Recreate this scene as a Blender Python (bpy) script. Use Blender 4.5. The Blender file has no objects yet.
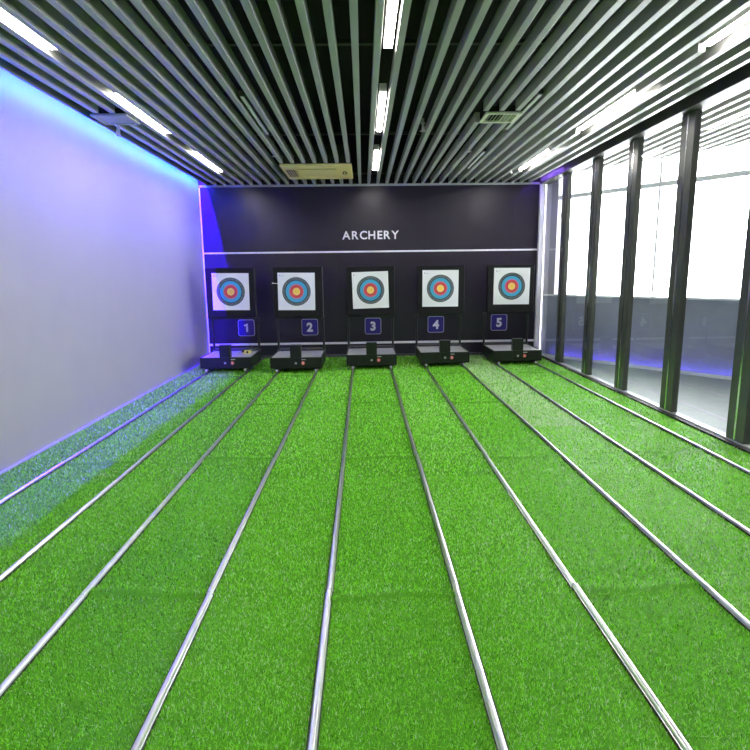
import bpy, bmesh, math, random
import numpy as np
from mathutils import Matrix, Vector
random.seed(7); rng = np.random.default_rng(7)
S = bpy.context.scene; COL = S.collection
# ---------------------------------------------------------------- room measures (metres)
WL, WR, YB, YF, HC, HT = -2.858, 3.234, 10.294, -3.0, 3.072, 3.95
RAILX = [-2.478, -1.860, -1.358, -0.755, -0.186, 0.422, 0.996, 1.618, 2.200, 2.857]
PITCH, SX = 0.158, 0.205 + 0.079

# ---------------------------------------------------------------- materials
def nodes(name):
    m = bpy.data.materials.new(name); m.use_nodes = True
    return m, m.node_tree, m.node_tree.nodes['Principled BSDF']
def mat(name, col, rough=.5, metal=0, spec=.5, noise=0, nscale=20, bump=0, bscale=80):
    m, t, b = nodes(name)
    b.inputs['Roughness'].default_value = rough; b.inputs['Metallic'].default_value = metal
    b.inputs['Specular IOR Level'].default_value = spec
    tc = t.nodes.new('ShaderNodeTexCoord')
    n = t.nodes.new('ShaderNodeTexNoise'); n.inputs['Scale'].default_value = nscale; n.inputs['Detail'].default_value = 4
    t.links.new(tc.outputs['Object'], n.inputs['Vector'])
    r = t.nodes.new('ShaderNodeValToRGB')
    r.color_ramp.elements[0].color = tuple(c * (1 - noise) for c in col) + (1,)
    r.color_ramp.elements[1].color = tuple(min(1, c * (1 + noise)) for c in col) + (1,)
    r.color_ramp.elements[0].position = .3; r.color_ramp.elements[1].position = .7
    t.links.new(n.outputs['Fac'], r.inputs['Fac']); t.links.new(r.outputs['Color'], b.inputs['Base Color'])
    if bump:
        n2 = t.nodes.new('ShaderNodeTexNoise'); n2.inputs['Scale'].default_value = bscale
        t.links.new(tc.outputs['Object'], n2.inputs['Vector'])
        bp = t.nodes.new('ShaderNodeBump'); bp.inputs['Strength'].default_value = bump; bp.inputs['Distance'].default_value = .002
        t.links.new(n2.outputs['Fac'], bp.inputs['Height']); t.links.new(bp.outputs['Normal'], b.inputs['Normal'])
    return m
def glow(name, col, st):
    m, t, b = nodes(name)
    b.inputs['Base Color'].default_value = (*[min(1, c) for c in col], 1)
    b.inputs['Emission Color'].default_value = (*col, 1); b.inputs['Emission Strength'].default_value = st
    return m
def glassmat(name, ior=1.5, tint=(1, 1, 1)):
    m = bpy.data.materials.new(name); m.use_nodes = True; t = m.node_tree; t.nodes.clear()
    o = t.nodes.new('ShaderNodeOutputMaterial'); mx = t.nodes.new('ShaderNodeMixShader')
    tr = t.nodes.new('ShaderNodeBsdfTransparent'); tr.inputs[0].default_value = (*tint, 1)
    gl = t.nodes.new('ShaderNodeBsdfGlossy'); gl.inputs['Roughness'].default_value = .01
    fr = t.nodes.new('ShaderNodeFresnel'); fr.inputs['IOR'].default_value = ior
    geo = t.nodes.new('ShaderNodeNewGeometry')   # plain dielectric Fresnel on both sides of the pane
    mth = t.nodes.new('ShaderNodeMath'); mth.operation = 'SUBTRACT'; mth.inputs[0].default_value = 1
    t.links.new(geo.outputs['Backfacing'], mth.inputs[1])
    mul = t.nodes.new('ShaderNodeMath'); mul.operation = 'MULTIPLY'
    t.links.new(fr.outputs[0], mul.inputs[0]); t.links.new(mth.outputs[0], mul.inputs[1])
    t.links.new(mul.outputs[0], mx.inputs[0]); t.links.new(tr.outputs[0], mx.inputs[1]); t.links.new(gl.outputs[0], mx.inputs[2])
    t.links.new(mx.outputs[0], o.inputs['Surface'])
    return m

M = dict(
    wall_white=mat('white wall paint', (.355, .34, .38), .55, noise=.02, nscale=3, bump=.15),
    plenum=mat('black ceiling void', (.012, .013, .009), .9, noise=.2),
    slab=mat('grey screed', (.25, .25, .25), .8, noise=.1),
    baffle=mat('pale grey aluminium baffle', (.45, .45, .42), .38, metal=.15, noise=.03, nscale=5),
    trim_grey=mat('grey edge trim', (.40, .40, .43), .4, noise=.03),
    white_strip=mat('white painted strip', (.92, .90, .95), .4, noise=.02),
    frame=mat('bronze grey aluminium frame', (.11, .115, .10), .35, metal=.5, noise=.08, nscale=8),
    header=mat('dark header aluminium', (.055, .055, .045), .5, metal=.2, noise=.08),
    track=mat('pale floor track', (.62, .64, .62), .35, metal=.3, noise=.04),
    gasket=mat('black gasket', (.01, .01, .01), .6),
    body=mat('dark powder coated steel', (.010, .013, .010), .42, spec=.4, noise=.1, bump=.1),
    deck=mat('deck plate with painted sheen', (.55, .56, .55), .35, metal=.3, noise=.1, nscale=30),  # pale grey carries the grazing reflection of satin black metal
    foam=mat('black foam board', (.012, .012, .013), .75, spec=.2, noise=.25, nscale=60, bump=.4),
    post=mat('black tube', (.016, .016, .018), .3, noise=.1),
    edge_steel=mat('dull edge steel', (.10, .10, .11), .4, metal=.4),
    red=mat('red push button', (.75, .10, .10), .3), white_plate=mat('pale plate', (.55, .55, .50), .5),
    pale_red=mat('pale red button cap', (.85, .42, .38), .3),
    chrome=mat('polished steel', (.75, .75, .75), .2, metal=1),
    steel=mat('wheel steel', (.45, .45, .44), .35, metal=.8),
    rail=mat('satin steel tube', (.80, .80, .81), .28, metal=1, noise=.08, nscale=14),
    rail_side=mat('dark rail flange', (.05, .055, .05), .45, metal=.5, noise=.1),
    yellow=mat('yellow plastic', (.80, .72, .18), .4), black=mat('black plastic', (.012, .012, .012), .4),
    beige=mat('yellow-lit beige plastic', (.97, .79, .30), .45, noise=.04), beige_dark=mat('dark beige slot', (.16, .11, .04), .6),  # yellow light is put into the beige of the plastic
    vent=mat('cream vent paint', (.80, .80, .62), .5, noise=.04), vent_grey=mat('grey vent face', (.42, .42, .42), .5, noise=.03),
    dark=mat('dark opening', (.01, .01, .008), .8), ribbon=mat('white ribbon', (.8, .8, .8), .7),
    housing=mat('lamp housing', (.55, .56, .54), .4), unlit=mat('unlit diffuser', (.62, .64, .60), .4),
    lamp=glow('lit white diffuser', (1, .96, .94), 24),
    sign=mat('indigo sign plate', (.035, .018, .26), .4, noise=.05), sign_line=mat('pale lilac outline', (.55, .52, .80), .4),
    digit=mat('lilac white numeral', (.90, .88, 1.0), .4), letters=mat('pale letters', (.95, .92, .97), .4),
    window_frame=mat('white window frame', (.88, .89, .88), .5), sill=mat('grey parapet paint', (.34, .36, .42), .6, noise=.06, nscale=4),
    corridor=mat('pale concrete', (.26, .28, .29), .5, noise=.08, nscale=6),
    arrow=mat('white arrow shaft', (.85, .85, .85), .4), sprinkler=mat('brass and chrome', (.55, .55, .50), .3, metal=.7),
    lip=mat('dark purple grey cove board', (.20, .20, .21), .5),
    glass=glassmat('partition glass', 1.52, (.96, .98, .98)), wglass=glassmat('window glass', 1.5, (.97, .99, .99)),
    led_added=glow('added azure light strip', (.0, .12, 1.0), 125), led_b=glow('violet strip light', (.045, .0, 1.0), 4400),
    led_e=glow('blue strip light at the dark wall', (.02, .0, 1.0), 8500), led_c=glow('violet strip light in the corridor', (.16, .10, 1.0), 5), led_d=glow('violet strip light by the post', (.28, .14, 1.0), 32),
)
# dark satin panelled wall
def backwall_mat():
    m, t, b = nodes('dark violet grey panel paint')
    tc = t.nodes.new('ShaderNodeTexCoord'); sp = t.nodes.new('ShaderNodeSeparateXYZ')
    t.links.new(tc.outputs['Object'], sp.inputs[0])
    n = t.nodes.new('ShaderNodeTexNoise'); n.inputs['Scale'].default_value = 1.3; n.inputs['Detail'].default_value = 5
    t.links.new(tc.outputs['Object'], n.inputs['Vector'])
    r = t.nodes.new('ShaderNodeValToRGB')
    r.color_ramp.elements[0].color = (.016, .011, .024, 1); r.color_ramp.elements[1].color = (.025, .018, .036, 1)
    t.links.new(n.outputs['Fac'], r.inputs['Fac']); t.links.new(r.outputs['Color'], b.inputs['Base Color'])
    b.inputs['Roughness'].default_value = .33; b.inputs['Specular IOR Level'].default_value = .5
    n3 = t.nodes.new('ShaderNodeTexNoise'); n3.inputs['Scale'].default_value = 2.2
    mp = t.nodes.new('ShaderNodeMapping'); mp.inputs['Scale'].default_value = (1.5, 1, .25)
    t.links.new(tc.outputs['Object'], mp.inputs[0]); t.links.new(mp.outputs[0], n3.inputs['Vector'])
    mr = t.nodes.new('ShaderNodeMapRange'); mr.inputs['To Min'].default_value = .22; mr.inputs['To Max'].default_value = .40
    bp = t.nodes.new('ShaderNodeBump'); bp.inputs['Strength'].default_value = .05; bp.inputs['Distance'].default_value = .003
    n2 = t.nodes.new('ShaderNodeTexNoise'); n2.inputs['Scale'].default_value = 4
    t.links.new(tc.outputs['Object'], n2.inputs['Vector'])
    return m
M['backwall'] = backwall_mat()
# printed target face: rings in object space of the sheet (origin = bull's eye)
def paper_mat():
    m, t, b = nodes('printed target sheet')
    tc = t.nodes.new('ShaderNodeTexCoord'); sp = t.nodes.new('ShaderNodeSeparateXYZ'); t.links.new(tc.outputs['Object'], sp.inputs[0])
    cb = t.nodes.new('ShaderNodeCombineXYZ'); t.links.new(sp.outputs['X'], cb.inputs['X']); t.links.new(sp.outputs['Z'], cb.inputs['Y'])
    ln = t.nodes.new('ShaderNodeVectorMath'); ln.operation = 'LENGTH'; t.links.new(cb.outputs[0], ln.inputs[0])
    mr = t.nodes.new('ShaderNodeMath'); mr.operation = 'MULTIPLY'; mr.inputs[1].default_value = 1 / .30
    t.links.new(ln.outputs['Value'], mr.inputs[0])
    r = t.nodes.new('ShaderNodeValToRGB'); cr = r.color_ramp; cr.interpolation = 'CONSTANT'
    Y = (.90, .62, .10, 1); Y2 = (.95, .66, .16, 1); RD = (.62, .075, .085, 1); MG = (.50, .22, .42, 1); CY = (.075, .40, .62, 1)
    BK = (.028, .038, .050, 1); LN = (.42, .46, .45, 1); WH = (.84, .85, .85, 1)
    stops = [(0, Y), (.095, Y2), (.2, RD), (.275, (.68, .10, .10, 1)), (.362, MG), (.395, CY), (.58, BK), (.63, LN), (.642, BK), (.672, LN), (.686, BK), (.715, LN), (.727, BK), (.765, WH)]
    cr.elements[0].position = 0; cr.elements[0].color = Y; cr.elements[1].position = stops[1][0]; cr.elements[1].color = Y2
    for p, c in stops[2:]:
        e = cr.elements.new(p); e.color = c
    t.links.new(mr.outputs[0], r.inputs['Fac']); t.links.new(r.outputs['Color'], b.inputs['Base Color'])
    b.inputs['Roughness'].default_value = .6; b.inputs['Specular IOR Level'].default_value = .2
    return m
M['paper'] = paper_mat()
def turf_mat():
    m, t, b = nodes('artificial grass')
    a = t.nodes.new('ShaderNodeAttribute'); a.attribute_name = 'tint'
    r = t.nodes.new('ShaderNodeValToRGB'); cr = r.color_ramp
    cr.elements[0].position = 0; cr.elements[0].color = (.05, .24, .010, 1)
    cr.elements[1].position = 1; cr.elements[1].color = (.86, .97, .70, 1)
    e = cr.elements.new(.35); e.color = (.32, .97, .045, 1)
    e = cr.elements.new(.62); e.color = (.43, .95, .09, 1)
    t.links.new(a.outputs['Fac'], r.inputs['Fac']); t.links.new(r.outputs['Color'], b.inputs['Base Color'])
    b.inputs['Roughness'].default_value = .42; b.inputs['Specular IOR Level'].default_value = .22
    tl = t.nodes.new('ShaderNodeBsdfTranslucent'); t.links.new(r.outputs['Color'], tl.inputs[0])
    mx = t.nodes.new('ShaderNodeMixShader'); mx.inputs[0].default_value = .38
    t.links.new(b.outputs[0], mx.inputs[1]); t.links.new(tl.outputs[0], mx.inputs[2])
    t.links.new(mx.outputs[0], t.nodes['Material Output'].inputs['Surface'])
    return m
M['turf'] = turf_mat()

# ---------------------------------------------------------------- mesh helpers
class MB:
    def __init__(s): s.bm = bmesh.new()
    def box(s, x0, x1, y0, y1, z0, z1, bev=0):
        r = bmesh.ops.create_cube(s.bm, size=1)
        bmesh.ops.scale(s.bm, vec=(x1-x0, y1-y0, z1-z0), verts=r['verts'])
        bmesh.ops.translate(s.bm, vec=((x0+x1)/2, (y0+y1)/2, (z0+z1)/2), verts=r['verts'])
        if bev:
            ed = list({e for v in r['verts'] for e in v.link_edges})
            bmesh.ops.bevel(s.bm, geom=ed, offset=bev, segments=2, affect='EDGES', profile=.6)
        return s
    def tube(s, a, b, r0, r1=None, seg=16):
        a, b = Vector(a), Vector(b); d = b-a
        q = d.to_track_quat('Z', 'Y').to_matrix().to_4x4()
        bmesh.ops.create_cone(s.bm, cap_ends=True, segments=seg, radius1=r0, radius2=r0 if r1 is None else r1, depth=d.length,
                              matrix=Matrix.Translation((a+b)/2) @ q)
        return s
    def ball(s, c, r, seg=12):
        bmesh.ops.create_uvsphere(s.bm, u_segments=seg, v_segments=seg//2+2, radius=r, matrix=Matrix.Translation(c)); return s
    def prism(s, pts, y0, y1):       # outline in XZ extruded along Y
        n = len(pts); A = [s.bm.verts.new((x, y0, z)) for x, z in pts]; B = [s.bm.verts.new((x, y1, z)) for x, z in pts]
        s.bm.faces.new(A); s.bm.faces.new(B[::-1])
        for i in range(n): s.bm.faces.new((A[i], B[i], B[(i+1) % n], A[(i+1) % n]))
        bmesh.ops.recalc_face_normals(s.bm, faces=s.bm.faces); return s
    def build(s, name, m, parent=None, smooth=False, loc=None, rot=None):
        me = bpy.data.meshes.new(name); s.bm.to_mesh(me); s.bm.free()
        me.materials.append(M[m] if isinstance(m, str) else m)
        if smooth:
            me.polygons.foreach_set('use_smooth', [True]*len(me.polygons))
            me.set_sharp_from_angle(angle=math.radians(35))
        o = bpy.data.objects.new(name, me); COL.objects.link(o)
        if loc: o.location = loc
        if rot: o.rotation_euler = rot
        if parent: o.parent = parent
        return o
def tag(o, label=None, cat=None, group=None, kind=None):
    if label: o['label'] = label
    if cat: o['category'] = cat
    if group: o['group'] = group
    if kind: o['kind'] = kind
    return o
def struct(o, label=None): o['kind'] = 'structure'; return tag(o, label, None)
def empty(name, loc=(0, 0, 0), rz=0):
    o = bpy.data.objects.new(name, None); o.empty_display_size = .1; COL.objects.link(o); o.location = loc; o.rotation_euler = (0, 0, rz); return o
def copy_tree(o, parent=None):
    c = o.copy(); COL.objects.link(c); c.parent = parent
    for ch in [k for k in bpy.data.objects if k.parent == o]: copy_tree(ch, c)
    return c
def text_mesh(name, txt, size, m, parent, loc, depth=.006, bold=.0, sx=1.0):
    cu = bpy.data.curves.new(name, 'FONT'); cu.body = txt; cu.size = size; cu.extrude = depth/2; cu.offset = bold
    cu.align_x = 'CENTER'; cu.align_y = 'CENTER'
    ob = bpy.data.objects.new(name, cu); COL.objects.link(ob)
    dg = bpy.context.evaluated_depsgraph_get(); dg.update()
    me = bpy.data.meshes.new_from_object(ob.evaluated_get(dg)); me.name = name
    bpy.data.objects.remove(ob, do_unlink=True)
    me.materials.clear(); me.materials.append(M[m])
    # centre on its bounds
    co = np.empty(len(me.vertices)*3); me.vertices.foreach_get('co', co); co = co.reshape(-1, 3)
    co -= (co.max(0)+co.min(0))/2; co[:, 0] *= sx; me.vertices.foreach_set('co', co.ravel())
    o = bpy.data.objects.new(name, me); COL.objects.link(o)
    o.rotation_euler = (math.pi/2, 0, 0); o.location = loc; o.parent = parent
    return o

# ---------------------------------------------------------------- setting
CO_X = 9.5   # corridor limit
struct(MB().box(WL-.2, CO_X, YF-.2, YB+.3, -.2, -.012).build('floor', 'slab'), 'pale floor slab under the turf and in the corridor')
cf = MB().box(WR+.03, CO_X, YF, YB, -.012, -.002).build('trim_8', 'corridor'); struct(cf)
struct(MB().box(WL-.15, WL, YF, YB+.15, -.012, HT).build('wall_left', 'wall_white'), 'plain white painted wall on the left')
wb = MB().box(WL, WR+.03, YB, YB+.15, -.012, HT).build('wall_back', 'backwall'); struct(wb, 'dark violet grey wall behind the targets')
g = MB()
for x in (-1.971, -.42, 1.13, 2.68): g.box(x-.0015, x+.0015, YB-.0015, YB+.0005, .10, 3.03)
g.build('panel_seam', 'dark', wb)
struct(MB().box(WL-.15, CO_X, YF-.15, YF, -.012, HT).build('wall_front', 'wall_white'))
ceil = struct(MB().box(WL-.15, CO_X, YF-.15, YB+.3, HT, HT+.1).build('ceiling', 'plenum'), 'black ceiling void with pale grey hanging baffles')
lampZ = HC+.035
lampspans = [(7.77, 9.15), (5.38, 6.76), (2.99, 4.37), (.60, 1.98), (-1.79, -.41)]
def cuts_for(x):
    c = []
    if abs(x-2.51) < .07: c += [(a-.02, b+.02) for a, b in lampspans]
    if -1.19 < x < -.13: c.append((8.40, 9.57))
    if 1.22 < x < 1.63: c.append((5.86, 6.27))
    if -2.64 < x < -2.26: c.append((5.84, 6.22))
    return sorted(c)
k = -18
while SX+PITCH*k < 3.1:
    x = SX+PITCH*k; k += 1; b = MB(); y = YF
    for a, e in cuts_for(x)+[(YB-.012, 99)]:
        if a > y: b.box(x-.025, x+.025, y, a, HC, HC+.10, .003)
        y = e
    b.build('baffle', 'baffle', ceil)
bc = MB()
for y in (-1.5, .5, 2.5, 4.5, 7.2, 9.9): bc.box(WL+.17, WR-.1, y-.02, y+.02, HC+.101, HC+.13)
bc.build('carrier_bar', 'header', ceil)
# cove board that shields the strip light along the left wall
cove = MB().box(-2.715, -2.700, YF, YB-.001, HC, HT).build('trim_1', 'lip'); struct(cove, 'cove board along the top of the left wall')
struct(MB().box(WL, WR, YB-.022, YB-.001, HC-.035, HC+.0).build('trim_2', 'trim_grey'), 'thin grey edge trim along the top of the dark wall')
struct(MB().box(WL+.02, WR-.08, YB-.010, YB-.001, 1.895, 1.925, .002).build('trim_3', 'white_strip'), 'white line running across the upper part of the dark wall')
struct(MB().box(WL+.02, WR-.08, YB-.010, YB-.001, .245, .285, .002).build('trim_4', 'white_strip'), 'white line running low across the dark wall')
struct(MB().box(WL+.001, WL+.022, YB-.022, YB-.001, 0, HC-.036, .003).build('trim_5', 'white_strip'), 'slim white strip in the left corner of the dark wall')
struct(MB().box(3.150, 3.226, YB-.075, YB-.001, 0, HC-.036, .004).build('trim_6', 'white_strip'), 'white post in the right corner of the dark wall')
struct(MB().box(WL+.023, 3.149, YB-.014, YB-.001, 0, .055, .003).build('baseboard_back', 'edge_steel'))
struct(MB().box(WL+.0005, WL+.012, YF, YB-.024, 0, .02, .002).build('baseboard_left', 'trim_grey'))

# glass partition on the right
wr = empty('wall_right', (WR, 0, 0)); struct(wr, 'glass partition with dark mullions on the right')
def R_(b, name, m, **k): return b.build(name, m, wr, **k)
W = -WR
def bx(x0, x1, y0, y1, z0, z1, bev=.003): return MB().box(x0-WR, x1-WR, y0, y1, z0, z1, bev)
R_(bx(3.13, 3.30, YF, YB-.08, HC-.045, HC+.12), 'header', 'header')
R_(bx(3.25, 3.29, YF, YB, HC+.12, HT), 'upper_panel', 'header')
R_(bx(3.225, 3.30, YF, YB-.08, 0, .030), 'floor_track', 'track')
R_(bx(3.17, 3.2249, YF, YB-.08, 0, .018), 'floor_edge', 'gasket')
mull = [9.20, 8.035, 6.93, 5.80, 4.66, 3.52, 2.38, 1.24, .10, -1.04, -2.18]
for y in mull:
    f = MB().box(-.010, .055, y-.118, y-.012, .031, HC-.046, .005).box(-.010, .055, y+.012, y+.118, .031, HC-.046, .005).build('mullion', 'frame', wr)
    MB().box(-.013, .045, y-.0115, y+.0115, .031, HC-.046).build('cover_strip', 'chrome', f)
    MB().box(-.022, -.0105, y+.06, y+.10, 2.36, 2.44, .003).build('catch', 'frame', f)
ys = [YB-.081]+[v for y in mull for v in (y+.119, y-.119)]+[YF]
for i in range(0, len(ys), 2):
    if ys[i]-ys[i+1] > .1: MB().box(.016, .026, ys[i+1], ys[i], .031, HC-.046).build('glass_pane', 'glass', wr)

# window front of the corridor, running at an angle behind the glass
dx, dy = .583, -.8125; DA = Vector((3.42, 10.03, 0)); ang = math.atan2(dy, dx); LN = 6.4
win = empty('window_1', DA, ang); struct(win, 'bright window front beyond the glass partition')
struct(MB().box(-.28, LN, 0, .12, 0, 1.085).build('parapet', 'sill', win))
MB().box(-.28, LN, -.05, .12, 1.085, 1.115, .004).build('window_sill', 'window_frame', win)
MB().box(-.28, LN, .02, .08, 2.74, 2.81, .004).build('transom', 'window_frame', win)
MB().box(-.28, LN, .01, .10, HC+.08, HT).build('window_head', 'window_frame', win)
MB().box(-.28, -.02, .0, .12, 1.115, HC+.079).build('pier', 'wall_white', win)
MB().box(-.28, LN, -.118, -.110, 0, .05, .002).build('led_lip', 'window_frame', win)  # low lip added to hide the corridor strip light
t = .16
while t < LN:
    MB().box(t-.016, t+.016, .03, .07, 1.115, HC+.08, .003).build('window_post', 'window_frame', win)
    t += 1.57
MB().box(-.02, LN, .045, .053, 1.115, HC+.08).build('glass_pane', 'wglass', win)
for o in [c for c in bpy.data.objects if c.parent == win and 'kind' in c]: del o['kind']
# corridor ceiling baffles
cc = empty('trim_7', (0, 0, 0)); struct(cc, 'ceiling baffles beyond the glass partition')
for i in range(24):
    x = 3.40+PITCH*i; y1 = min(YB-.01, 10.03+(x-3.42)*dy/dx-.08)
    MB().box(x-.025, x+.025, YF, y1, HC+.07, HC+.17).build('baffle', 'baffle', cc)
# end wall of the corridor far right
ex, ey = 3.42+.583*LN, 10.03-.8125*LN
struct(MB().box(ex-.02, ex+.13, YF, ey+.1, -.002, HT).build('wall_corridor', 'wall_white'))
# white railing bars outside the window
rl = empty('balcony_railing', (5.2, 9.2, 0)); tag(rl, 'faint pale slanting railing outside the window at the far right', 'railing')
MB().tube((-.22, 0, 2.2), (.02, 0, 1.75), .018).tube((.02, 0, 1.75), (-.22, 0, 1.1), .018).tube((-.22, 0, 0), (-.22, 0, 2.2), .02).build('rail_bar', 'white_strip', rl)

# ---------------------------------------------------------------- strip lights
tag(MB().box(-2.7205, -2.7155, 4.4, YB-.03, HC+.035, HC+.047).build('led_strip', 'led_added'), 'added azure light strip on the inner face of the cove board', 'strip light')  # second strip added to turn the top of the wall azure
o = MB().box(-.006, .006, 4.6, YB-.03, -.001, .001).build('led_strip', 'led_b', loc=(-2.818, 0, HC+.50), rot=(0, math.radians(12), 0))
tag(o, 'violet strip light on the cove board above the left wall', 'strip light')
o = MB().box(-.010, .010, -.25, .25, -.001, .001).build('led_strip', 'led_e', loc=(-2.838, YB-.42, HC+.60), rot=(math.radians(28), 0, 0))
tag(o, 'short blue strip light above the left corner of the dark wall', 'strip light')
tag(MB().box(3.05, 3.06, 9.2, YB-.08, HC+.05, HC+.056).build('led_strip', 'led_d'), 'short violet strip light above the white corner post', 'strip light')
o = MB().box(.0, 5, -.10, -.095, .012, .032).build('led_strip', 'led_c', loc=DA, rot=(0, 0, ang)); tag(o, 'violet strip light along the window front beyond the glass', 'strip light')

# ---------------------------------------------------------------- artificial turf (one stuff object: backing + pile)
JOINTS = [2.47, 4.46, 6.46, 8.42]
TRACK_BAY = {1, 3, 5, 7, 9}
edges = [WL+.012]+RAILX+[3.17]
def bay_of(x): return np.searchsorted(np.array(RAILX), x)
def hump(x, y):
    b = bay_of(x); z = np.zeros_like(x); tb = (b % 2 == 1)
    for j, J in enumerate(JOINTS):
        jj = J+.05*np.sin(b*2.3+j)+.02*np.sin(x*9)
        z += np.where(tb, .011, .003)*np.exp(-((y-jj)/.035)**2)
    return z
def turf():
    xs = np.unique(np.concatenate([np.linspace(edges[i]+(0.012 if i else 0), edges[i+1]-(.012 if i < 10 else 0), 9) for i in range(11)]))
    ysn = np.unique(np.concatenate([np.linspace(YF, YB-.015, 120)]+[np.linspace(J-.15, J+.15, 16) for J in JOINTS]))
    X, Y = np.meshgrid(xs, ysn); base = np.stack([X.ravel(), Y.ravel(), hump(X.ravel(), Y.ravel())], 1)
    nx, ny = len(xs), len(ysn)
    ii, jj = np.meshgrid(np.arange(nx-1), np.arange(ny-1)); a = (jj*nx+ii).ravel()
    q = np.stack([a, a+1, a+nx+1, a+nx], 1)
    baset = np.full(len(q), .12)
    P = []
    for y0, y1, den, w, h in [(.7, 2.4, 21000, .0027, .015), (2.4, 4.0, 12000, .0036, .018), (4.0, 6.3, 4500, .0056, .022), (6.3, YB-.02, 2400, .0078, .027), (YF, .7, 300, .01, .024)]:
        n = int((y1-y0)*(3.165-WL-.02)*den)
        P.append(np.stack([rng.uniform(WL+.025, 3.155, n), rng.uniform(y0, y1, n), np.full(n, w), np.full(n, h)], 1))
    P = np.concatenate(P); x = P[:, 0]
    dist = np.min(np.abs(x[:, None]-np.array(RAILX)[None]), 1); 
    keep = dist > .019; bb = bay_of(P[:, 0])
    for j, J in enumerate(JOINTS):
        jj = J+.05*np.sin(bb*2.3+j)+.02*np.sin(P[:, 0]*9)
        keep &= ~((bb % 2 == 1) & (np.abs(P[:, 1]-jj+.03) < .006*(1+.35*jj)) & (rng.random(len(P)) < .8))
    P = P[keep]; x, y, w, h = P.T; n = len(P)
    b = bay_of(x)
    th = rng.uniform(0, 2*np.pi, n); lean = np.abs(rng.normal(.0, .75, n)); H = h*rng.uniform(.6, 1.15, n)
    nap = np.array([-.1, .15, .3, .05, .35, .1, .25, .1, .5, .2, .1])[b]
    d = np.stack([np.cos(th)*lean, np.sin(th)*lean+nap, np.ones(n)], 1); d /= np.linalg.norm(d, axis=1)[:, None]
    d2 = d+np.stack([np.cos(th)*.6, np.sin(th)*.6, -.35*np.ones(n)], 1)*rng.uniform(.2, 1.2, n)[:, None]; d2 /= np.linalg.norm(d2, axis=1)[:, None]
    ph = rng.uniform(0, 2*np.pi, n); s = np.stack([np.cos(ph), np.sin(ph), np.zeros(n)], 1)
    o = np.stack([x, y, hump(x, y)], 1); w2 = (w/2)[:, None]
    mid = o+d*(H*.55)[:, None]; tip = mid+d2*(H*.55)[:, None]
    V = np.stack([o-s*w2, o+s*w2, mid+s*w2*.9, mid-s*w2*.9, tip], 1).reshape(-1, 3)
    V[:, 0] = np.clip(V[:, 0], WL+.0125, 3.1695)
    nb = len(base); i0 = nb+5*np.arange(n)
    quad = np.stack([i0, i0+1, i0+2, i0+3], 1); tri = np.stack([i0+3, i0+2, i0+4], 1)
    allv = np.concatenate([base, V]); loops = np.concatenate([q.ravel(), quad.ravel(), tri.ravel()]).astype(np.int32)
    ls = np.concatenate([np.arange(len(q))*4, len(q)*4+np.arange(n)*4, (len(q)+n)*4+np.arange(n)*3]).astype(np.int32)
    me = bpy.data.meshes.new('artificial_turf'); me.vertices.add(len(allv)); me.vertices.foreach_set('co', allv.astype(np.float32).ravel())
    me.loops.add(len(loops)); me.loops.foreach_set('vertex_index', loops); me.polygons.add(len(ls)); me.polygons.foreach_set('loop_start', ls)
    # fibre colour: random per blade, broad mottling, and sheen painted in as paler bays on the right
    tint = rng.normal(.42, .25, n)
    tint += .05*np.sin(x*3.1+1.3*np.sin(y*1.7))*np.sin(y*2.3+x)
    roll_sheen = np.array([.0, -.02, .0, -.02, .03, -.02, .06, .01, .16, .13, .14])[b]
    tint += roll_sheen; tint += np.where((b == 8) & (y > 5.3), .36, 0)+np.where((b == 6) & (y > 4), .03, 0)
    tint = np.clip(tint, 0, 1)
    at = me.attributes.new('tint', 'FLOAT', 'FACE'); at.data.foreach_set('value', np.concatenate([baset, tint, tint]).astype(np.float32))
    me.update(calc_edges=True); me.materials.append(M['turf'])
    o = bpy.data.objects.new('artificial_turf', me); COL.objects.link(o)
    tag(o, 'bright green artificial grass laid in strips between the steel rails', 'artificial grass', kind='stuff')
turf()

# ---------------------------------------------------------------- rails
prof = [(-.016, .001), (.016, .001), (.016, .006), (.011, .008), (.0125, .016), (.009, .0235), (.003, .0265), (-.003, .0265), (-.009, .0235), (-.0125, .016), (-.011, .008), (-.016, .006)]
names = ['left', 'right']
for i, x in enumerate(RAILX):
    t = i//2+1; r = empty('track_rail', (x, 0, 0))
    tag(r, 'silver steel floor rail, the %s rail of the pair leading to target number %d' % (names[i % 2], t), 'rail', 'steel rails set in the grass')
    y = -1.5; sh = 0
    for j, e in enumerate([.45, 2.46, 4.45, 6.44, 8.40, YB-.03]):
        y0 = y; sh = .003*math.sin(i*1.9+j*2.7)
        b = MB(); b.prism([(px+sh, pz) for px, pz in prof], y0, e-.004)
        s = b.build('rail_section', 'rail', r, smooth=True)
        f = MB(); f.box(sh-.019, sh-.0165, y0, e-.004, .001, .011).box(sh+.0165, sh+.019, y0, e-.004, .001, .011); f.build('flange', 'rail_side', s)
        y = e

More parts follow.
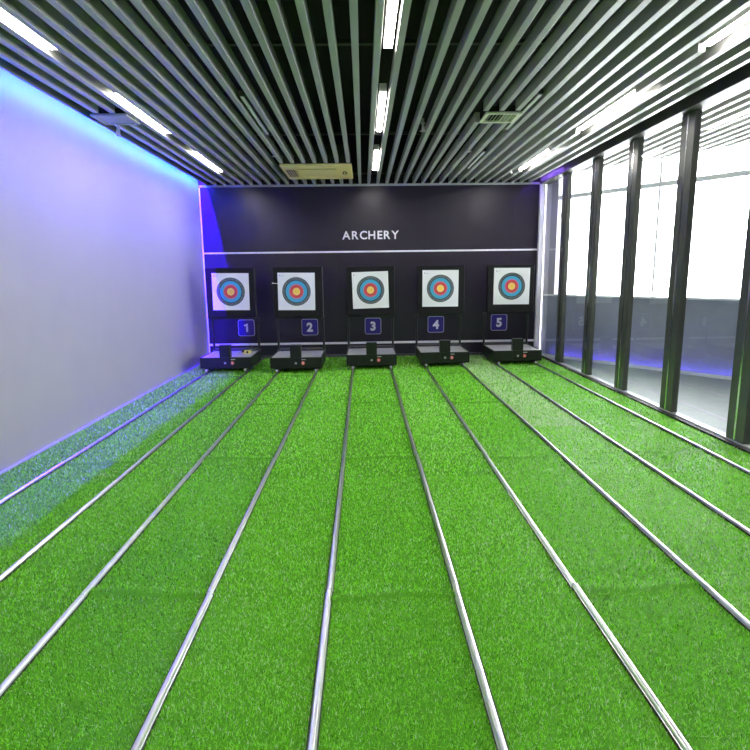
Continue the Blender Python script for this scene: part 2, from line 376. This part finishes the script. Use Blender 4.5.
# ---------------------------------------------------------------- target trolleys
def trolley():
    t = empty('archery_target')
    # hollow steel base: front apron, sides, rear, on four flanged wheels
    MB().box(-.40, .40, 0, .86, .076, .232, .006).build('base', 'body', t)
    dk = MB().box(-.385, .385, .012, .85, .2325, .242, .002).build('deck', 'deck', t)
    MB().box(-.40, .40, -.001, .012, .2325, .248).box(-.40, -.386, .0125, .86, .2325, .248).box(.386, .40, .0125, .86, .2325, .248).build('rim', 'body', t)
    MB().box(-.36, .36, -0+.13, .70, .045, .075).build('underframe', 'gasket', t)
    for x in (-.305, .305):
        for y in (.045, .76):
            w = MB().tube((x-.012, y, .044), (x+.012, y, .044), .018, seg=20).tube((x+.012, y, .044), (x+.016, y, .044), .024, seg=20).tube((x-.016, y, .044), (x-.012, y, .044), .024, seg=20).build('wheel', 'steel', t, smooth=True)
            MB().tube((x-.024, y, .044), (x+.024, y, .044), .006).build('axle', 'white_plate', w, smooth=True)
    for x in (-.305, .305): MB().tube((x, .012, .048), (x, -.014, .048), .017, .013).build('wheel_glint', 'digit', t)  # pale stubs added as the glint of the wheels
    MB().box(-.085, .085, -.012, .10, .2485, .44, .004).box(-.085, .085, -.012, -.0015, .12, .2485, .002).build('control_column', 'body', t)
    MB().box(-.08, .08, -.005, .095, .4405, .444).build('column_cap', 'edge_steel', t)
    bt = MB().tube((.11, -.001, .16), (.11, -.008, .16), .030, seg=24).build('start_button', 'red', t, smooth=True)
    MB().tube((.11, -.0081, .16), (.11, -.022, .16), .019, .016, seg=20).build('button_cap', 'pale_red', bt, smooth=True)
    MB().box(.088, .155, -.004, -.001, .21, .223, .001).build('name_plate', 'white_plate', t)
    kb = MB().tube((.0, -.0121, .162), (.0, -.019, .162), .017, seg=20).build('key_switch', 'white_plate', t, smooth=True)
    MB().box(-.003, .003, -.0215, -.0192, .152, .172).build('key_slot', 'black', kb)
    for s in (-1, 1):
        p = MB().tube((s*.383, .845, .243), (s*.383, .845, .82), .012).box(s*.383-.02, s*.383+.02, .80, .8325, .78, .815, .003).build('post', 'post', t, smooth=True)
        MB().tube((s*.383, .845, .244), (s*.383, .845, .735), .019).tube((s*.383, .845, .735), (s*.383, .845, .755), .024, .016).build('post_sleeve', 'post', p, smooth=True)
        MB().tube((s*.383, .845, .243), (s*.383, .845, .262), .028).tube((s*.383, .815, .25), (s*.383, .80, .275), .010).build('post_foot', 'edge_steel', p, smooth=True)
    MB().box(-.36, .36, .832, .858, .262, .292, .003).build('crossbar', 'edge_steel', t)
    MB().box(-.37, .37, .71, .80, .79, .83, .003).build('bracket', 'post', t)
    bd = MB().box(-.39, .40, .585, .705, .8305, 1.635, .006).build('target_board', 'foam', t)
    MB().box(.4005, .404, .585, .705, .833, 1.632).build('board_edge', 'edge_steel', bd)
    return t
def paper(bd, cx, cz, rot, w):
    p = MB().box(-w/2, w/2, -.0025, 0, -w/2, w/2).build('target_paper', 'paper', bd)
    p.location = (cx, .583, cz); p.rotation_euler = (0, math.radians(-rot), 0)
    MB().box(-.275, -.262, -.0032, -.0026, .243, .268).box(-.255, -.205, -.0032, -.0026, .249, .254).build('printed_mark', 'trim_grey', p)
    return p
tro = trolley()
TX = [-2.185, -1.065, .115, 1.307, 2.515]; TY = [8.74, 8.62, 8.82, 8.97, 9.05]
PP = [(.012, 1.253, -.7, .60), (-.02, 1.246, -.7, .60), (.003, 1.249, 1.4, .60), (-.005, 1.257, -.3, .61), (.018, 1.277, -.4, .615)]
ordn = ['',
        'wheeled archery target with an arrow in its left side, before sign 2',
        'middle wheeled archery target with paper tilted slightly, in front of sign 3',
        'wheeled archery target in front of sign 4, second from the glass partition',
        'wheeled archery target nearest the glass partition and white corner post, in front of sign 5']
ordn[0] = 'violet-lit wheeled archery target beside the white wall with a yellow tape on its base'
roots = [tro]+[copy_tree(tro) for _ in range(4)]
for i, t in enumerate(roots):
    t.location = (TX[i], TY[i], 0); tag(t, ordn[i], 'archery target', 'wheeled archery targets along the dark wall')
    bd = [c for c in bpy.data.objects if c.parent == t and c.name.startswith('target_board')][0]
    paper(bd, *PP[i])
# arrow in target 2
ar = empty('arrow', (-1.352, TY[1]+.583, 1.375)); ar.rotation_euler = (math.radians(-1.5), 0, math.radians(-1.5))
tag(ar, 'thin white arrow stuck into the left edge of the second target', 'arrow')
MB().tube((0, .05, 0), (0, -.60, 0), .0035).build('shaft', 'arrow', ar)
MB().tube((0, -.60, 0), (0, -.625, 0), .008, .007).build('nock', 'arrow', ar)
v = MB()
for a in (90, 210, 330):
    c, s = math.cos(math.radians(a)), math.sin(math.radians(a)); b = v.bm
    q = [b.verts.new(p) for p in ((.0046*c, -.52, .0046*s), (.014*c, -.57, .014*s), (.014*c, -.59, .014*s), (.0046*c, -.595, .0046*s))]; b.faces.new(q)
r = bmesh.ops.solidify(v.bm, geom=v.bm.faces[:], thickness=.0012)
v.build('fletching', 'ribbon', ar)
# tape and tool on the first trolley
tp = empty('tape_roll', (-1.935, 9.25, .2425), .1); tag(tp, 'yellow tape box lying on the base of the first target', 'tape')
MB().box(-.055, .055, -.05, .05, 0, .05, .008).build('case', 'yellow', tp)
MB().tube((0, -.051, .025), (0, -.056, .025), .018).build('hub', 'black', tp)
tl = empty('hand_tool', (-1.95, 9.40, .2425), .4); tag(tl, 'small black and grey tool lying behind the yellow tape box', 'tool')
MB().box(-.11, .0, -.025, .025, 0, .045, .01).build('handle', 'black', tl); MB().box(.001, .12, -.014, .014, .012, .04, .004).build('head', 'chrome', tl)
mt = empty('floor_pad', (-2.0, 9.10, .2425), .0)
bpy.data.objects.remove(mt)

# ---------------------------------------------------------------- signs on the wall
def rrect(w, h, r, n=6):
    P = []
    for cx, cz, a0 in ((w/2-r, h/2-r, 0), (-w/2+r, h/2-r, 90), (-w/2+r, -h/2+r, 180), (w/2-r, -h/2+r, 270)):
        for k in range(n+1):
            a = math.radians(a0+90*k/n); P.append((cx+r*math.cos(a), cz+r*math.sin(a)))
    return P
for i, (x, z) in enumerate([(-2.150, .571), (-.992, .568), (.167, .571), (1.323, .585), (2.489, .606)]):
    s = empty('number_sign', (x, YB-.002, z)); tag(s, 'rounded indigo wall sign with a white number %d' % (i+1), 'number sign', 'numbered signs on the dark wall')
    MB().prism(rrect(.300, .300, .040), -.010, 0).build('outline', 'sign_line', s)
    MB().prism(rrect(.280, .280, .032), -.013, -.0101).build('plate', 'sign', s)
    if i == 0: MB().prism([(.030, -.076), (.030, .076), (.004, .076), (-.040, .052), (-.032, .026), (-.004, .040), (-.004, -.076)], -.019, -.0135).build('numeral', 'digit', s)
    else: text_mesh('numeral', str(i+1), .215, 'digit', s, (0, -.0165, 0), .006, .009)
L = empty('wall_lettering', (.148, YB-.002, 2.197)); tag(L, 'pale capital letters reading ARCHERY on the dark wall', 'lettering')
wd = {'A': .151, 'R': .146, 'C': .150, 'H': .150, 'E': .132, 'Y': .150}
x = -.512+.075
for ch, cx in zip('ARCHERY', (-.437, -.278, -.130, .018, .163, .292, .435)):
    text_mesh('letter', ch, .200, 'letters', L, (cx, -.008, 0), .014, .004, 1.0)

# ---------------------------------------------------------------- ceiling things
def lamp(x, y0, y1, w, label):
    r = empty('ceiling_lamp', (x, (y0+y1)/2, lampZ)); h = (y1-y0)/2
    MB().box(-w/2-.004, w/2+.004, -h-.004, h+.004, .004, .075, .004).build('housing', 'housing', r)
    MB().box(-w/2, w/2, -h, h, -.006, .0035, .003).build('diffuser', 'lamp', r)
    tag(r, label, 'ceiling lamp', 'lit linear lamps between the baffles')
near = ['nearest the dark wall', 'second from the dark wall', 'third from the dark wall', 'fourth from the dark wall', 'fifth from the dark wall']
for nm, x, w in (('left', -2.165, .058), ('middle', .205, .058), ('right', 2.51, .066)):
    for (a, b), q in zip(lampspans, near): lamp(x, a, b, w, 'lit white linear ceiling lamp in the %s row, %s' % (nm, q))
def unlit(x, y0, y1, label):
    r = empty('unlit_lamp', (x, (y0+y1)/2, HC+.01)); h = (y1-y0)/2
    MB().box(-.022, .022, -h, h, .004, .05, .003).build('housing', 'header', r)
    MB().box(-.016, .016, -h+.01, h-.01, -.004, .0035, .002).build('diffuser', 'unlit', r)
    tag(r, label, 'ceiling lamp', 'unlit narrow lamps between the baffles')
unlit(-1.059, 5.38, 6.76, 'unlit narrow strip lamp between baffles in front of the beige air conditioner')
unlit(1.627, 7.77, 8.97, 'unlit narrow strip lamp between baffles, nearest the dark wall')
unlit(1.627, 5.38, 6.62, 'unlit narrow strip lamp beside the cream square air vent')
# cassette air conditioner
ac = empty('air_conditioner', (-.655, 8.98, HC-.035)); tag(ac, 'yellow-lit beige cassette air conditioner set in the baffle ceiling', 'air conditioner')
MB().box(-.515, .515, -.56, .56, 0, .035, .008).build('panel', 'beige', ac)
MB().box(-.49, .49, -.53, .53, .036, .30).build('casing', 'header', ac)
MB().box(-.30, .30, -.30, .30, -.010, -.0005, .004).build('intake_grille', 'beige', ac)
s = MB()
for k in range(3): s.box(-.28, .28, -.345-.001*k, -.325, -.003, -.0005) if k == 0 else None
s.build('front_slot', 'beige_dark', ac)
for y in (-.42, .42): MB().box(-.28, .28, y-.035, y+.035, -.006, -.0005, .002).build('louvre', 'beige', ac)
for x in (-.40,):
    for k in range(4): MB().box(x-.06+k*.035, x-.045+k*.035, -.30, .30, -.004, -.0005).build('louvre', 'beige_dark', ac)
e = MB().prism([(.0001+.035*math.cos(a*math.pi/8), .0+.035*math.sin(a*math.pi/8)) for a in range(16)], -.001, .004)
em = e.build('sensor_window', 'beige_dark', ac); em.rotation_euler = (math.pi/2, 0, 0); em.scale = (1, 4.4, 1); em.scale = (1, 1, 1)
em.rotation_euler = (math.radians(90), 0, 0); em.location = (.40, 0, -.0045); em.scale = (1.0, 1, 4.0)
MB().box(.392, .408, -.10, .10, -.010, -.006, .001).build('emblem_bar', 'beige', ac)
# square vents
def vent(name, x, y, m, label, ribbon=False, s=.18):
    r = empty(name, (x, y, HC-.018)); tag(r, label, 'air vent')
    f = MB().box(-s, s, -s, -s+.035, 0, .018).box(-s, s, s-.035, s, 0, .018).box(-s, -s+.035, -s+.0351, s-.0351, 0, .018).box(s-.035, s, -s+.0351, s-.0351, 0, .018)
    f.build('frame', m, r); MB().box(-s+.036, s-.036, -s+.036, s-.036, .020, .08).build('duct', 'dark', r)
    if ribbon: MB().box(-s+.036, s-.036, -s+.036, s-.036, .006, .012).build('face_plate', m, r)
    else:
        k = -s+.06
        while k < s-.045:
            sl = MB().box(-.002, .002, -s+.036, s-.036, -.011, .011).build('slat', m, r); sl.location = (k, 0, .011); sl.rotation_euler = (0, math.radians(42 if k < 0 else -42), 0); k += .036
    return r
vent('air_vent', 1.425, 6.065, 'vent', 'cream square air vent with slats in the baffle ceiling')
pv = vent('air_vent', -2.455, 6.03, 'vent_grey', 'plain grey square vent by the left wall under a lit lamp', True, .175)
pv['label'] = 'plain grey square vent near the left wall with a white streamer'
st = MB(); b = st.bm
rows = [(0, -2.505, 6.19), (-.03, -2.507, 6.19), (-.06, -2.512, 6.186), (-.09, -2.516, 6.188), (-.118, -2.508, 6.182)]
for off in (0, .012):
    P = [[b.verts.new((x0+off*(1+k*.12)+sg*.010*(1+k*.08), y0+(.004 if sg > 0 else 0)+off*.3, HC-.0182+dz)) for sg in (-1, 1)] for k, (dz, x0, y0) in enumerate(rows)]
    for k in range(4): b.faces.new((P[k][0], P[k][1], P[k+1][1], P[k+1][0]))
bmesh.ops.solidify(b, geom=b.faces[:], thickness=.001)
tag(st.build('streamer', 'ribbon'), 'white paper streamer hanging from the plain grey vent', 'streamer')
# sprinklers
def sprinkler(x, y, label):
    r = empty('sprinkler', (x, y, HC+.1)); tag(r, label, 'sprinkler', 'small sprinklers between the baffles')
    MB().tube((0, 0, 0), (0, 0, HT-HC-.1), .010).build('pipe', 'header', r)
    MB().tube((0, 0, -.13), (0, 0, -.0005), .013).tube((0, 0, -.135), (0, 0, -.128), .032, seg=14).tube((0, 0, -.055), (0, 0, -.04), .024).build('head', 'sprinkler', r)
sprinkler(-1.138, 7.75, 'small sprinkler in front of the left end of the air conditioner')
sprinkler(1.390, 7.57, 'small sprinkler beside the far unlit strip lamp')
sprinkler(2.338, 9.15, 'small sprinkler beside the far end of the right lamp row')
sprinkler(.680, 6.50, 'small sprinkler right of the middle lamp row')

# ---------------------------------------------------------------- daylight
w = bpy.data.worlds.new('World'); S.world = w; w.use_nodes = True
bg = w.node_tree.nodes['Background']; bg.inputs[0].default_value = (1.0, .96, 1.0, 1); bg.inputs[1].default_value = 8.0
pl = bpy.data.lights.new('window_daylight', 'AREA'); pl.shape = 'RECTANGLE'; pl.size = LN-.3; pl.size_y = 1.9
pl.cycles.is_portal = True
po = bpy.data.objects.new('window_daylight', pl); COL.objects.link(po)
nrm = Vector((dy, -dx, 0)).normalized()      # into the room
c = DA+Vector((dx, dy, 0))*(LN/2+.1)-nrm*.2; c.z = 2.09
po.location = c; po.rotation_euler = nrm.to_track_quat('-Z', 'Y').to_euler()

# ---------------------------------------------------------------- camera
cam = bpy.data.cameras.new('Camera'); co = bpy.data.objects.new('Camera', cam); COL.objects.link(co)
cam.sensor_width = 36; cam.lens = 560/750*36; cam.clip_start = .05
f = Vector((.018385, .984148, -.176392)); ri = Vector((.999707, -.020876, -.012275)); up = Vector((.015762, .176114, .984244))
mt = Matrix((( ri.x, up.x, -f.x, 0), (ri.y, up.y, -f.y, 0), (ri.z, up.z, -f.z, 1.5), (0, 0, 0, 1)))
co.matrix_world = mt; S.camera = co
vs = S.view_settings; S.display_settings.display_device = 'sRGB'
vs.view_transform = 'Standard'; vs.look = 'None'; vs.exposure = 1.35; vs.gamma = 1; vs.use_curve_mapping = False
